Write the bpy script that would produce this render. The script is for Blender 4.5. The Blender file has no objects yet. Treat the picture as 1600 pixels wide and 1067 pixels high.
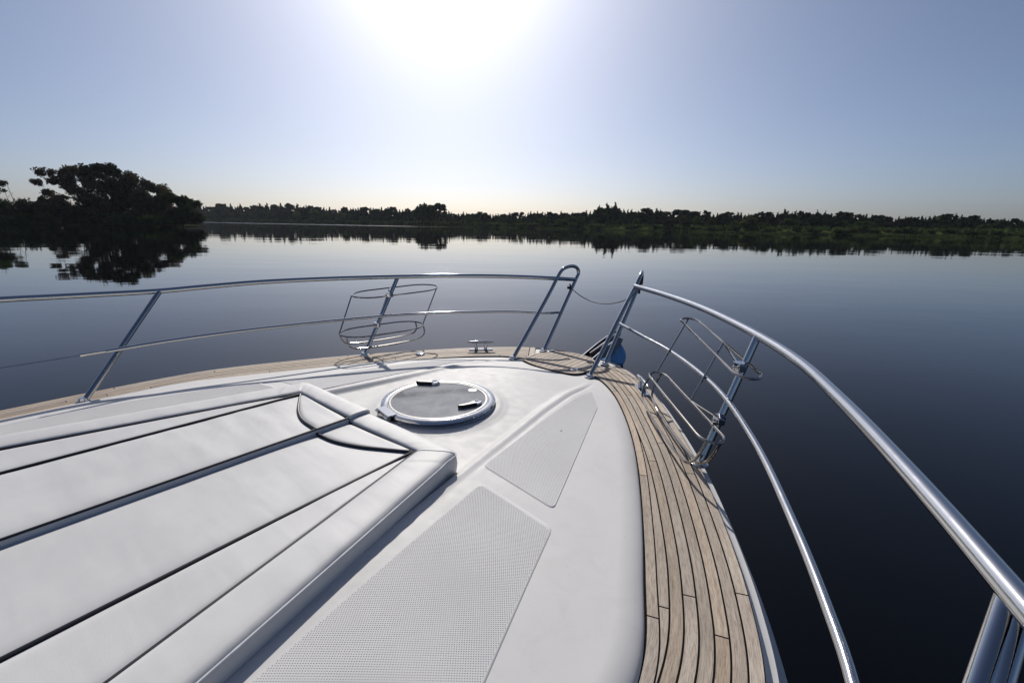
import bpy, bmesh, math, random
import numpy as np
from mathutils import Vector, Matrix, noise

random.seed(7)
rs = np.random.RandomState(7)
scene = bpy.context.scene
COL = scene.collection
R = math.radians

# ------------------------------------------------------------------ camera
# Boat frame: X starboard, Y towards the bow, Z up, z = 0 is the teak side deck.
YAW = R(38.5)
WATER_Z = -1.35
cam_pos = Vector((2.18, 0.0, 1.25))
CR = Vector((math.cos(YAW), math.sin(YAW), 0))        # camera right on the ground
CF = Vector((-math.sin(YAW), math.cos(YAW), 0))       # camera forward on the ground
pitch, roll = R(14.47), 0.0148
F = CF * math.cos(pitch) + Vector((0, 0, -math.sin(pitch)))
U0 = CF * math.sin(pitch) + Vector((0, 0, math.cos(pitch)))
RV = CR * math.cos(roll) + U0 * math.sin(roll)
UV = -CR * math.sin(roll) + U0 * math.cos(roll)
cam_data = bpy.data.cameras.new('camera')
cam_data.lens = 16.0
cam_data.sensor_width = 36.0
cam_data.clip_start = 0.05
cam_data.clip_end = 20000
cam = bpy.data.objects.new('camera', cam_data)
cam.matrix_world = Matrix(((RV.x, UV.x, -F.x, cam_pos.x), (RV.y, UV.y, -F.y, cam_pos.y),
                           (RV.z, UV.z, -F.z, cam_pos.z), (0, 0, 0, 1)))
COL.objects.link(cam)
scene.camera = cam

# ------------------------------------------------------------------ light
SUN_EL, SUN_AZ = R(35.0), R(-8.0)                     # azimuth measured right of the camera heading
sd = (CF * math.cos(SUN_AZ) + CR * math.sin(SUN_AZ)) * math.cos(SUN_EL) + Vector((0, 0, math.sin(SUN_EL)))
world = bpy.data.worlds.new('World')
scene.world = world
world.use_nodes = True
wn, wl = world.node_tree.nodes, world.node_tree.links
for n in list(wn): wn.remove(n)
sky = wn.new('ShaderNodeTexSky')
sky.sky_type = 'NISHITA'
sky.sun_disc = False
sky.sun_elevation = SUN_EL
sky.sun_rotation = math.atan2(sd.x, sd.y)
sky.altitude = 0
sky.air_density = 0.7
sky.dust_density = 1.8
sky.ozone_density = 4.0
bg = wn.new('ShaderNodeBackground'); bg.inputs['Strength'].default_value = 0.073
out = wn.new('ShaderNodeOutputWorld')
hs_ = wn.new('ShaderNodeHueSaturation'); hs_.inputs['Saturation'].default_value = 0.92
wb_ = wn.new('ShaderNodeMix'); wb_.data_type = 'RGBA'; wb_.blend_type = 'MULTIPLY'; wb_.inputs[0].default_value = 1.0
wb_.inputs['B'].default_value = (0.975, 1.0, 1.05, 1)            # cool white balance of the photograph
wl.new(sky.outputs[0], hs_.inputs['Color']); wl.new(hs_.outputs[0], wb_.inputs['A']); wl.new(wb_.outputs['Result'], bg.inputs['Color']); wl.new(bg.outputs[0], out.inputs['Surface'])

sun_data = bpy.data.lights.new('sun', 'SUN')
sun_data.energy = 4.2
sun_data.angle = R(0.53)
sun_data.color = (1.0, 0.945, 0.875)
sun = bpy.data.objects.new('sun', sun_data)
sun.rotation_euler = sd.to_track_quat('Z', 'Y').to_euler()
sun.location = (0, 0, 30)
COL.objects.link(sun)

vs = scene.view_settings
vs.view_transform = 'Standard'; vs.look = 'None'; vs.gamma = 1.0; vs.exposure = 0.0; vs.use_curve_mapping = False
scene.cycles.max_bounces = 8
scene.cycles.caustics_reflective = False
scene.cycles.caustics_refractive = False

# ------------------------------------------------------------------ helpers
def link(o, parent=None):
    COL.objects.link(o)
    if parent is not None: o.parent = parent
    return o
def tag(o, label=None, cat=None, group=None, kind=None):
    if label: o['label'] = label
    if cat: o['category'] = cat
    if group: o['group'] = group
    if kind: o['kind'] = kind
    return o
def empty(name, loc=(0, 0, 0), parent=None):
    o = bpy.data.objects.new(name, None); o.empty_display_size = 0.2; o.location = loc
    return link(o, parent)

class MB:
    """collects vertices and faces, builds ONE mesh object"""
    def __init__(s): s.v, s.f, s.mi = [], [], []
    def add(s, vs, fs, mi=0):
        b = len(s.v); s.v.extend([tuple(v) for v in vs]); s.f.extend([tuple(i + b for i in f) for f in fs])
        s.mi.extend([mi] * len(fs)); return s
    def grid(s, P, mi=0, flip=False, closeu=False, closev=False):
        nu, nv = len(P), len(P[0]); vs = [p for row in P for p in row]; fs = []
        for i in range(nu if closeu else nu - 1):
            for j in range(nv if closev else nv - 1):
                a, b, c, d = i*nv+j, ((i+1) % nu)*nv+j, ((i+1) % nu)*nv+(j+1) % nv, i*nv+(j+1) % nv
                fs.append((a, d, c, b) if flip else (a, b, c, d))
        return s.add(vs, fs, mi)
    def tube(s, pts, r, n=12, cap=True, mi=0, closed=False):
        P = [Vector(p) for p in pts]; m = len(P); rings = []
        T = []
        for i in range(m):
            if closed: t = P[(i+1) % m] - P[i-1]
            else: t = P[min(i+1, m-1)] - P[max(i-1, 0)]
            T.append(t.normalized())
        ref = Vector((0, 0, 1)) if abs(T[0].z) < 0.9 else Vector((1, 0, 0))
        nrm = (ref - T[0] * ref.dot(T[0])).normalized()
        for i in range(m):
            nrm = (nrm - T[i] * nrm.dot(T[i])).normalized(); bn = T[i].cross(nrm)
            rr = r[i] if hasattr(r, '__len__') else r
            rings.append([P[i] + (nrm * math.cos(2*math.pi*k/n) + bn * math.sin(2*math.pi*k/n)) * rr for k in range(n)])
        s.grid(rings, mi, flip=True, closeu=closed, closev=True)
        if cap and not closed:
            b = len(s.v); s.v.extend([tuple(v) for v in rings[0]] + [tuple(v) for v in rings[-1]])
            s.f.append(tuple(b + k for k in range(n))); s.f.append(tuple(b + n + k for k in reversed(range(n)))); s.mi += [mi, mi]
        return s
    def prism(s, poly, z0, z1, mi=0):
        n = len(poly); vs = [(x, y, z0) for x, y in poly] + [(x, y, z1) for x, y in poly]
        fs = [tuple(reversed(range(n))), tuple(range(n, 2*n))] + [(i, (i+1) % n, n+(i+1) % n, n+i) for i in range(n)]
        return s.add(vs, fs, mi)
    def box(s, c, size, rotz=0, mi=0, tilt=None):
        cx, cy, cz = c; a, b, h = [q/2 for q in size]; M = Matrix.Rotation(rotz, 3, 'Z')
        if tilt is not None: M = tilt
        vs = [Vector(c) + M @ Vector((x*a, y*b, z*h)) for z in (-1, 1) for x, y in ((-1, -1), (1, -1), (1, 1), (-1, 1))]
        return s.add(vs, [(3, 2, 1, 0), (4, 5, 6, 7), (0, 1, 5, 4), (1, 2, 6, 5), (2, 3, 7, 6), (3, 0, 4, 7)], mi)
    def lathe(s, prof, n=48, c=(0, 0, 0), mi=0):
        rings = [[(c[0]+r*math.cos(2*math.pi*k/n), c[1]+r*math.sin(2*math.pi*k/n), c[2]+z) for k in range(n)] for r, z in prof]
        return s.grid(rings, mi, flip=True, closev=True)
    def build(s, name, mats, parent=None, smooth=True, sharp=35, bevel=0, loc=(0, 0, 0)):
        me = bpy.data.meshes.new(name); me.from_pydata(s.v, [], s.f)
        for m in (mats if isinstance(mats, (list, tuple)) else [mats]): me.materials.append(m)
        if any(s.mi): me.polygons.foreach_set('material_index', s.mi)
        if smooth: me.shade_smooth(); me.set_sharp_from_angle(angle=R(sharp))
        me.update()
        o = bpy.data.objects.new(name, me); o.location = loc; link(o, parent)
        if bevel:
            b = o.modifiers.new('bevel', 'BEVEL'); b.width = bevel; b.segments = 2; b.limit_method = 'ANGLE'; b.angle_limit = R(40)
        return o

def spline(pts, n=80):
    """Catmull-Rom through pts, resampled to n equal steps"""
    P = np.array(pts, float)
    Q = np.vstack([2*P[0]-P[1], P, 2*P[-1]-P[-2]]); out = []
    for i in range(1, len(Q)-2):
        p0, p1, p2, p3 = Q[i-1], Q[i], Q[i+1], Q[i+2]
        t0 = 0.0; t1 = t0+max(np.linalg.norm(p1-p0), 1e-6)**.5; t2 = t1+max(np.linalg.norm(p2-p1), 1e-6)**.5; t3 = t2+max(np.linalg.norm(p3-p2), 1e-6)**.5
        for t in np.linspace(t1, t2, 24, endpoint=False):
            A1 = (t1-t)/(t1-t0)*p0+(t-t0)/(t1-t0)*p1; A2 = (t2-t)/(t2-t1)*p1+(t-t1)/(t2-t1)*p2; A3 = (t3-t)/(t3-t2)*p2+(t-t2)/(t3-t2)*p3
            B1 = (t2-t)/(t2-t0)*A1+(t-t0)/(t2-t0)*A2; B2 = (t3-t)/(t3-t1)*A2+(t-t1)/(t3-t1)*A3
            out.append((t2-t)/(t2-t1)*B1+(t-t1)/(t2-t1)*B2)
    out.append(P[-1]); O = np.array(out)
    s = np.concatenate([[0], np.cumsum(np.linalg.norm(np.diff(O, axis=0), axis=1))])
    g = np.linspace(0, s[-1], n)
    return np.stack([np.interp(g, s, O[:, k]) for k in range(O.shape[1])], 1)
def smooth(a, b, x):
    t = np.clip((x-a)/(b-a), 0, 1); return t*t*(3-2*t)

# ------------------------------------------------------------------ materials
def mat(name):
    m = bpy.data.materials.new(name); m.use_nodes = True
    N, L = m.node_tree.nodes, m.node_tree.links
    return m, N, L, N['Principled BSDF']
def node(N, t, **kw):
    n = N.new(t)
    for k, v in kw.items():
        if k in n.inputs: n.inputs[k].default_value = v
        else: setattr(n, k, v)
    return n
def ramp(N, stops):
    r = N.new('ShaderNodeValToRGB'); e = r.color_ramp.elements
    while len(e) < len(stops): e.new(0.5)
    for i, (p, c) in enumerate(stops):
        e[i].position = p; e[i].color = tuple(c) + (1,) if len(c) == 3 else c
    return r
def coords(N, L, scale=(1, 1, 1), rot=(0, 0, 0)):
    tc = N.new('ShaderNodeTexCoord'); mp = N.new('ShaderNodeMapping')
    mp.inputs['Scale'].default_value = scale; mp.inputs['Rotation'].default_value = rot
    L.new(tc.outputs['Object'], mp.inputs[0]); return mp

def m_gelcoat():
    m, N, L, p = mat('gelcoat')
    c = coords(N, L); n1 = node(N, 'ShaderNodeTexNoise', Scale=1.7, Detail=6.0); L.new(c.outputs[0], n1.inputs['Vector'])
    r = ramp(N, [(0.3, (0.565, 0.56, 0.555)), (0.7, (0.605, 0.60, 0.59))]); L.new(n1.outputs[0], r.inputs[0])
    ng = node(N, 'ShaderNodeTexNoise', Scale=5.5, Detail=9.0, Roughness=0.75, Distortion=1.1); L.new(c.outputs[0], ng.inputs['Vector']); rg_ = ramp(N, [(0.34, (0.86, 0.85, 0.83)), (0.5, (1, 1, 1))]); L.new(ng.outputs[0], rg_.inputs[0])
    nd = node(N, 'ShaderNodeTexNoise', Scale=95.0, Detail=3.0); L.new(c.outputs[0], nd.inputs['Vector']); rd_ = ramp(N, [(0.22, (0.6, 0.58, 0.55)), (0.29, (1, 1, 1))]); L.new(nd.outputs[0], rd_.inputs[0])
    m1 = node(N, 'ShaderNodeMix', data_type='RGBA', blend_type='MULTIPLY'); m1.inputs[0].default_value = 0.35; L.new(r.outputs[0], m1.inputs['A']); L.new(rg_.outputs[0], m1.inputs['B'])
    m2 = node(N, 'ShaderNodeMix', data_type='RGBA', blend_type='MULTIPLY'); m2.inputs[0].default_value = 0.7; L.new(m1.outputs['Result'], m2.inputs['A']); L.new(rd_.outputs[0], m2.inputs['B'])
    L.new(m2.outputs['Result'], p.inputs['Base Color'])
    n2 = node(N, 'ShaderNodeTexNoise', Scale=14.0, Detail=5.0); L.new(c.outputs[0], n2.inputs['Vector'])
    r2 = ramp(N, [(0.3, (0.55,)*3), (0.75, (0.66,)*3)]); L.new(n2.outputs[0], r2.inputs[0]); L.new(r2.outputs[0], p.inputs['Roughness'])
    p.inputs['Specular IOR Level'].default_value = 0.25
    return m
def m_nonskid():
    m, N, L, p = mat('nonskid_gelcoat')
    c = coords(N, L); n1 = node(N, 'ShaderNodeTexNoise', Scale=3.0, Detail=6.0); L.new(c.outputs[0], n1.inputs['Vector'])
    r = ramp(N, [(0.3, (0.58, 0.575, 0.57)), (0.7, (0.64, 0.635, 0.625))]); L.new(n1.outputs[0], r.inputs[0]); L.new(r.outputs[0], p.inputs['Base Color'])
    p.inputs['Roughness'].default_value = 0.7; p.inputs['Specular IOR Level'].default_value = 0.2
    return m
def m_vinyl():
    m, N, L, p = mat('white_vinyl')
    c = coords(N, L); n1 = node(N, 'ShaderNodeTexNoise', Scale=2.3, Detail=8.0, Roughness=0.65); L.new(c.outputs[0], n1.inputs['Vector'])
    r = ramp(N, [(0.3, (0.53, 0.53, 0.53)), (0.72, (0.61, 0.61, 0.605))]); L.new(n1.outputs[0], r.inputs[0])
    n4 = node(N, 'ShaderNodeTexNoise', Scale=260.0, Detail=2.0); L.new(c.outputs[0], n4.inputs['Vector'])
    r4 = ramp(N, [(0.66, (0, 0, 0)), (0.78, (1, 1, 1))]); L.new(n4.outputs[0], r4.inputs[0])
    mx = node(N, 'ShaderNodeMix', data_type='RGBA'); mx.inputs[0].default_value = 0.0
    mx.inputs['B'].default_value = (0.45, 0.44, 0.42, 1); L.new(r.outputs[0], mx.inputs['A'])
    ml = node(N, 'ShaderNodeMath', operation='MULTIPLY'); ml.inputs[1].default_value = 0.25; L.new(r4.outputs[0], ml.inputs[0]); L.new(ml.outputs[0], mx.inputs[0])
    L.new(mx.outputs['Result'], p.inputs['Base Color'])
    p.inputs['Roughness'].default_value = 0.55; p.inputs['Specular IOR Level'].default_value = 0.3
    n2 = node(N, 'ShaderNodeTexNoise', Scale=420.0, Detail=3.0); L.new(c.outputs[0], n2.inputs['Vector'])
    c3 = coords(N, L, (2.2, 9.0, 4.0), (0, 0, 0.5)); n3 = node(N, 'ShaderNodeTexNoise', Scale=1.3, Detail=1.5, Distortion=0.2); L.new(c3.outputs[0], n3.inputs['Vector'])
    b1 = node(N, 'ShaderNodeBump', Strength=0.18, Distance=0.002); L.new(n2.outputs[0], b1.inputs['Height'])
    b2 = node(N, 'ShaderNodeBump', Strength=0.20, Distance=0.012); L.new(n3.outputs[0], b2.inputs['Height']); L.new(b1.outputs[0], b2.inputs['Normal'])
    L.new(b2.outputs[0], p.inputs['Normal'])
    return m
def m_plain(name, col, rough=0.5, metal=0.0, spec=0.5):
    m, N, L, p = mat(name); p.inputs['Base Color'].default_value = (*col, 1)
    p.inputs['Roughness'].default_value = rough; p.inputs['Metallic'].default_value = metal; p.inputs['Specular IOR Level'].default_value = spec
    c = coords(N, L); n1 = node(N, 'ShaderNodeTexNoise', Scale=25.0, Detail=5.0); L.new(c.outputs[0], n1.inputs['Vector'])
    r = ramp(N, [(0.3, tuple(x*0.85 for x in col)), (0.7, tuple(min(1, x*1.1) for x in col))]); L.new(n1.outputs[0], r.inputs[0]); L.new(r.outputs[0], p.inputs['Base Color'])
    return m
def m_steel():
    m, N, L, p = mat('polished_stainless'); p.inputs['Metallic'].default_value = 1.0; p.inputs['Base Color'].default_value = (0.50, 0.505, 0.51, 1)
    c = coords(N, L); n1 = node(N, 'ShaderNodeTexNoise', Scale=18.0, Detail=6.0, Roughness=0.7); L.new(c.outputs[0], n1.inputs['Vector'])
    r = ramp(N, [(0.35, (0.045,)*3), (0.75, (0.13,)*3)]); L.new(n1.outputs[0], r.inputs[0]); L.new(r.outputs[0], p.inputs['Roughness'])
    n2 = node(N, 'ShaderNodeTexNoise', Scale=300.0, Detail=2.0); L.new(c.outputs[0], n2.inputs['Vector'])
    b = node(N, 'ShaderNodeBump', Strength=0.03, Distance=0.002); L.new(n2.outputs[0], b.inputs['Height']); L.new(b.outputs[0], p.inputs['Normal'])
    return m
def m_teak(name='weathered_teak', a=(0.37, 0.30, 0.235), b=(0.56, 0.48, 0.395)):
    m, N, L, p = mat(name)
    uv = N.new('ShaderNodeUVMap'); uv.uv_map = 'UVMap'
    oi = N.new('ShaderNodeObjectInfo')
    off = node(N, 'ShaderNodeVectorMath', operation='SCALE'); off.inputs[0].default_value = (37, 91, 13); L.new(oi.outputs['Random'], off.inputs['Scale'])
    def grain(sc, scale, det):
        mp = N.new('ShaderNodeMapping'); mp.inputs['Scale'].default_value = sc; L.new(uv.outputs[0], mp.inputs[0])
        ad = node(N, 'ShaderNodeVectorMath', operation='ADD'); L.new(mp.outputs[0], ad.inputs[0]); L.new(off.outputs[0], ad.inputs[1])
        n = node(N, 'ShaderNodeTexNoise', Scale=scale, Detail=det, Roughness=0.62, Distortion=0.25); L.new(ad.outputs[0], n.inputs['Vector']); return n
    g1, g2, g3 = grain((1.2, 42, 1), 2.2, 6.0), grain((9, 130, 1), 2.4, 4.0), grain((1.1, 4, 1), 2.0, 5.0)
    r1 = ramp(N, [(0.25, a), (0.72, b)]); L.new(g1.outputs[0], r1.inputs[0])
    r2 = ramp(N, [(0.38, (0.42, 0.38, 0.34)), (0.54, (1, 1, 1))]); L.new(g2.outputs[0], r2.inputs[0])
    mx = node(N, 'ShaderNodeMix', data_type='RGBA', blend_type='MULTIPLY'); mx.inputs[0].default_value = 0.6
    L.new(r1.outputs[0], mx.inputs['A']); L.new(r2.outputs[0], mx.inputs['B'])
    r3 = ramp(N, [(0.28, (0.72, 0.68, 0.66)), (0.6, (1.06, 1.04, 1.0))]); L.new(g3.outputs[0], r3.inputs[0])
    mx2 = node(N, 'ShaderNodeMix', data_type='RGBA', blend_type='MULTIPLY'); mx2.inputs[0].default_value = 0.8
    L.new(mx.outputs['Result'], mx2.inputs['A']); L.new(r3.outputs[0], mx2.inputs['B'])
    hs = N.new('ShaderNodeHueSaturation'); L.new(mx2.outputs['Result'], hs.inputs['Color'])
    mr = node(N, 'ShaderNodeMapRange'); mr.inputs['To Min'].default_value = 0.78; mr.inputs['To Max'].default_value = 1.14; L.new(oi.outputs['Random'], mr.inputs['Value']); L.new(mr.outputs[0], hs.inputs['Value'])
    ms = node(N, 'ShaderNodeMath', operation='FRACT'); m7 = node(N, 'ShaderNodeMath', operation='MULTIPLY'); m7.inputs[1].default_value = 7.31
    L.new(oi.outputs['Random'], m7.inputs[0]); L.new(m7.outputs[0], ms.inputs[0])
    mr2 = node(N, 'ShaderNodeMapRange'); mr2.inputs['To Min'].default_value = 0.75; mr2.inputs['To Max'].default_value = 1.1; L.new(ms.outputs[0], mr2.inputs['Value']); L.new(mr2.outputs[0], hs.inputs['Saturation'])
    L.new(hs.outputs[0], p.inputs['Base Color'])
    p.inputs['Roughness'].default_value = 0.7; p.inputs['Specular IOR Level'].default_value = 0.3
    bp = node(N, 'ShaderNodeBump', Strength=0.5, Distance=0.001); L.new(g2.outputs[0], bp.inputs['Height']); L.new(bp.outputs[0], p.inputs['Normal'])
    return m
def m_acrylic():
    m, N, L, p = mat('smoked_acrylic')
    c = coords(N, L); n1 = node(N, 'ShaderNodeTexNoise', Scale=6.0, Detail=9.0, Roughness=0.72, Distortion=0.9); L.new(c.outputs[0], n1.inputs['Vector'])
    r = ramp(N, [(0.35, (0.20, 0.205, 0.21)), (0.72, (0.33, 0.335, 0.34))]); L.new(n1.outputs[0], r.inputs[0]); L.new(r.outputs[0], p.inputs['Base Color'])
    r2 = ramp(N, [(0.4, (0.05,)*3), (0.8, (0.13,)*3)]); L.new(n1.outputs[0], r2.inputs[0]); L.new(r2.outputs[0], p.inputs['Roughness'])
    p.inputs['IOR'].default_value = 1.45; p.inputs['Specular IOR Level'].default_value = 0.3
    return m
def m_water():
    m, N, L, p = mat('lake_water')
    p.inputs['Base Color'].default_value = (0.0010, 0.0013, 0.0016, 1); p.inputs['Roughness'].default_value = 0.02; p.inputs['IOR'].default_value = 1.333; p.inputs['Specular IOR Level'].default_value = 0.36
    c1 = coords(N, L, (1.0, 1.0, 1.0), (0, 0, -YAW)); n1 = node(N, 'ShaderNodeTexNoise', Scale=0.9, Detail=3.0, Roughness=0.5)
    mp = node(N, 'ShaderNodeMapping'); mp.inputs['Scale'].default_value = (0.45, 1.0, 1.0); L.new(c1.outputs[0], mp.inputs[0]); L.new(mp.outputs[0], n1.inputs['Vector'])
    n2 = node(N, 'ShaderNodeTexNoise', Scale=0.16, Detail=2.0); L.new(mp.outputs[0], n2.inputs['Vector'])
    pm = node(N, 'ShaderNodeMapping'); pm.inputs['Scale'].default_value = (0.010, 0.05, 1); L.new(c1.outputs[0], pm.inputs[0])
    pn = node(N, 'ShaderNodeTexNoise', Scale=1.0, Detail=4.0); L.new(pm.outputs[0], pn.inputs['Vector'])
    pr = ramp(N, [(0.42, (0.35,)*3), (0.68, (1.0,)*3)]); L.new(pn.outputs[0], pr.inputs[0])
    a = node(N, 'ShaderNodeMath', operation='MULTIPLY'); a.inputs[1].default_value = 0.006; L.new(n1.outputs[0], a.inputs[0])
    a2 = node(N, 'ShaderNodeMath', operation='MULTIPLY'); L.new(a.outputs[0], a2.inputs[0]); L.new(pr.outputs[0], a2.inputs[1])
    b = node(N, 'ShaderNodeMath', operation='MULTIPLY'); b.inputs[1].default_value = 0.022; L.new(n2.outputs[0], b.inputs[0])
    s = node(N, 'ShaderNodeMath', operation='ADD'); L.new(a2.outputs[0], s.inputs[0]); L.new(b.outputs[0], s.inputs[1])
    # a wind-ruffled strip of water along the left half of the far shore
    sx_ = N.new('ShaderNodeSeparateXYZ'); ofs = node(N, 'ShaderNodeVectorMath', operation='SUBTRACT'); cr_ = (2.18*math.cos(YAW), -2.18*math.sin(YAW), 0)
    ofs.inputs[1].default_value = cr_; L.new(c1.outputs[0], ofs.inputs[0]); L.new(ofs.outputs[0], sx_.inputs[0])
    ds = node(N, 'ShaderNodeMath', operation='MULTIPLY_ADD'); ds.inputs[1].default_value = -0.6; ds.inputs[2].default_value = 300; L.new(sx_.outputs['X'], ds.inputs[0])
    q = node(N, 'ShaderNodeMath', operation='DIVIDE'); L.new(sx_.outputs['Y'], q.inputs[0]); L.new(ds.outputs[0], q.inputs[1])
    qr = ramp(N, [(0.80, (0, 0, 0)), (0.86, (1, 1, 1)), (0.96, (1, 1, 1)), (0.995, (0, 0, 0))]); L.new(q.outputs[0], qr.inputs[0])
    xr = node(N, 'ShaderNodeMapRange'); xr.inputs['From Min'].default_value = -20; xr.inputs['From Max'].default_value = -90; L.new(sx_.outputs['X'], xr.inputs['Value'])
    mk = node(N, 'ShaderNodeMath', operation='MULTIPLY'); L.new(qr.outputs[0], mk.inputs[0]); L.new(xr.outputs[0], mk.inputs[1])
    mk2 = node(N, 'ShaderNodeMath', operation='MULTIPLY'); L.new(mk.outputs[0], mk2.inputs[0]); L.new(pr.outputs[0], mk2.inputs[1])
    rg = node(N, 'ShaderNodeMath', operation='MULTIPLY_ADD'); rg.inputs[1].default_value = 0.30; rg.inputs[2].default_value = 0.02; L.new(mk2.outputs[0], rg.inputs[0]); L.new(rg.outputs[0], p.inputs['Roughness'])
    bp = node(N, 'ShaderNodeBump', Strength=1.0, Distance=1.0); L.new(s.outputs[0], bp.inputs['Height']); L.new(bp.outputs[0], p.inputs['Normal'])
    return m
def m_leaf(name, dark, light, trans=0.25):
    m, N, L, p = mat(name); N.remove(p); outn = N['Material Output']
    g = N.new('ShaderNodeNewGeometry'); oi = N.new('ShaderNodeObjectInfo')
    nt = node(N, 'ShaderNodeTexNoise', Scale=0.7, Detail=3.0); L.new(g.outputs['Position'], nt.inputs['Vector'])
    r = ramp(N, [(0.3, dark), (0.7, light)]); L.new(nt.outputs[0], r.inputs[0])
    hs = N.new('ShaderNodeHueSaturation'); L.new(r.outputs[0], hs.inputs['Color'])
    mr = node(N, 'ShaderNodeMapRange'); mr.inputs['To Min'].default_value = 0.65; mr.inputs['To Max'].default_value = 1.4; L.new(oi.outputs['Random'], mr.inputs['Value']); L.new(mr.outputs[0], hs.inputs['Value'])
    d = N.new('ShaderNodeBsdfDiffuse'); t = N.new('ShaderNodeBsdfTranslucent'); mx = N.new('ShaderNodeMixShader'); mx.inputs[0].default_value = trans
    L.new(hs.outputs[0], d.inputs[0]); L.new(hs.outputs[0], t.inputs[0]); L.new(d.outputs[0], mx.inputs[1]); L.new(t.outputs[0], mx.inputs[2]); L.new(mx.outputs[0], outn.inputs['Surface'])
    return m
def m_ground(name, a, b, scale):
    m, N, L, p = mat(name); c = coords(N, L); n = node(N, 'ShaderNodeTexNoise', Scale=scale, Detail=8.0); L.new(c.outputs[0], n.inputs['Vector'])
    r = ramp(N, [(0.3, a), (0.7, b)]); L.new(n.outputs[0], r.inputs[0]); L.new(r.outputs[0], p.inputs['Base Color']); p.inputs['Roughness'].default_value = 1.0; p.inputs['Specular IOR Level'].default_value = 0.0
    return m

GEL, NSK, VINYL, STEEL = m_gelcoat(), m_nonskid(), m_vinyl(), m_steel()
TEAK = m_teak()
CAULK = m_plain('black_caulking', (0.008, 0.0075, 0.007), 0.95, spec=0.08)
PIPING = m_plain('navy_piping', (0.006, 0.007, 0.016), 0.5)
SEAM = m_plain('pale_seam_thread', (0.72, 0.72, 0.73), 0.45)
BLACK = m_plain('black_plastic', (0.012, 0.012, 0.013), 0.4)
ACRYL = m_acrylic()
HULLM = m_plain('hull_paint', (0.62, 0.63, 0.65), 0.25)
GALV = m_plain('galvanised_anchor', (0.05, 0.05, 0.055), 0.5, 0.8)
WIRE = m_plain('dull_stainless_wire', (0.30, 0.285, 0.27), 0.10, 1.0)
BLUE = m_plain('blue_vinyl', (0.06, 0.24, 0.50), 0.5)
STICK = m_plain('white_plastic', (0.7, 0.7, 0.69), 0.4)
WIREM = m_plain('grey_rope', (0.10, 0.10, 0.11), 0.7)

# ------------------------------------------------------------------ deck outlines
Eh = [(2.17, -1.6), (2.175, -.6), (2.19, .3), (2.175, .85), (2.130, 1.23), (2.018, 1.55), (1.845, 1.915), (1.62, 2.33), (1.345, 2.76), (.98, 3.26), (.66, 3.59), (.42, 3.755), (.2, 3.825), (0, 3.85)]
Ih = [(1.87, -1.6), (1.875, -.3), (1.87, .6), (1.845, 1.03), (1.70, 1.40), (1.485, 1.87), (1.245, 2.33), (1.0, 2.72), (.72, 3.085), (.45, 3.335)]
E = spline(Eh, 300); I = spline(Ih, 220)

yacht = empty('motor_yacht', (0, 0, 0))
tag(yacht, 'white motor yacht foredeck with teak side decks and stainless bow rails', 'yacht')

# hull and gunwale: lofted along the outer deck edge
def edge_frame(P):
    T = np.gradient(P, axis=0); T /= np.linalg.norm(T, axis=1)[:, None]
    return np.stack([T[:, 1], -T[:, 0]], 1)          # outward normal for a starboard edge running aft -> bow
nE = edge_frame(E); nE[-1] = (0, 1)
prof_g = [(0.0, 0.006), (0.004, -0.004), (0.015, -0.024), (0.024, -0.029), (0.042, -0.030), (0.047, -0.036), (0.060, -0.066), (0.074, -0.10), (0.095, -0.13), (0.112, -0.17), (0.113, -0.20)]
prof_h = [(0.113, -0.20), (0.104, -0.205), (0.06, -0.35), (0.0, -0.7), (-0.10, -1.1), (-0.22, -1.6)]
def loft(prof):
    rows = []
    for sgn in (1, -1):
        idx = range(len(E)) if sgn == 1 else range(len(E)-2, -1, -1)
        for i in idx:
            k = max(0.0, 1 - (abs(E[i, 0]) / 0.6))     # the stem rakes under the bow
            rows.append([((E[i, 0]+nE[i, 0]*a)*sgn, E[i, 1]+nE[i, 1]*(a - 0.0) + 0.0*k, z) for a, z in prof])
    return rows
MB().grid(loft(prof_g), flip=True).build('gunwale', GEL, yacht)
MB().grid(loft(prof_h), flip=True).build('hull', HULLM, yacht)
# gelcoat deck base under the teak
ring = [tuple(p) for p in E] + [(-p[0], p[1]) for p in E[-2::-1]]
mb = MB(); mb.add([(x, y, -0.004) for x, y in ring], [tuple(range(len(ring)))]); mb.build('deck_base', GEL, yacht, smooth=False)

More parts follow.
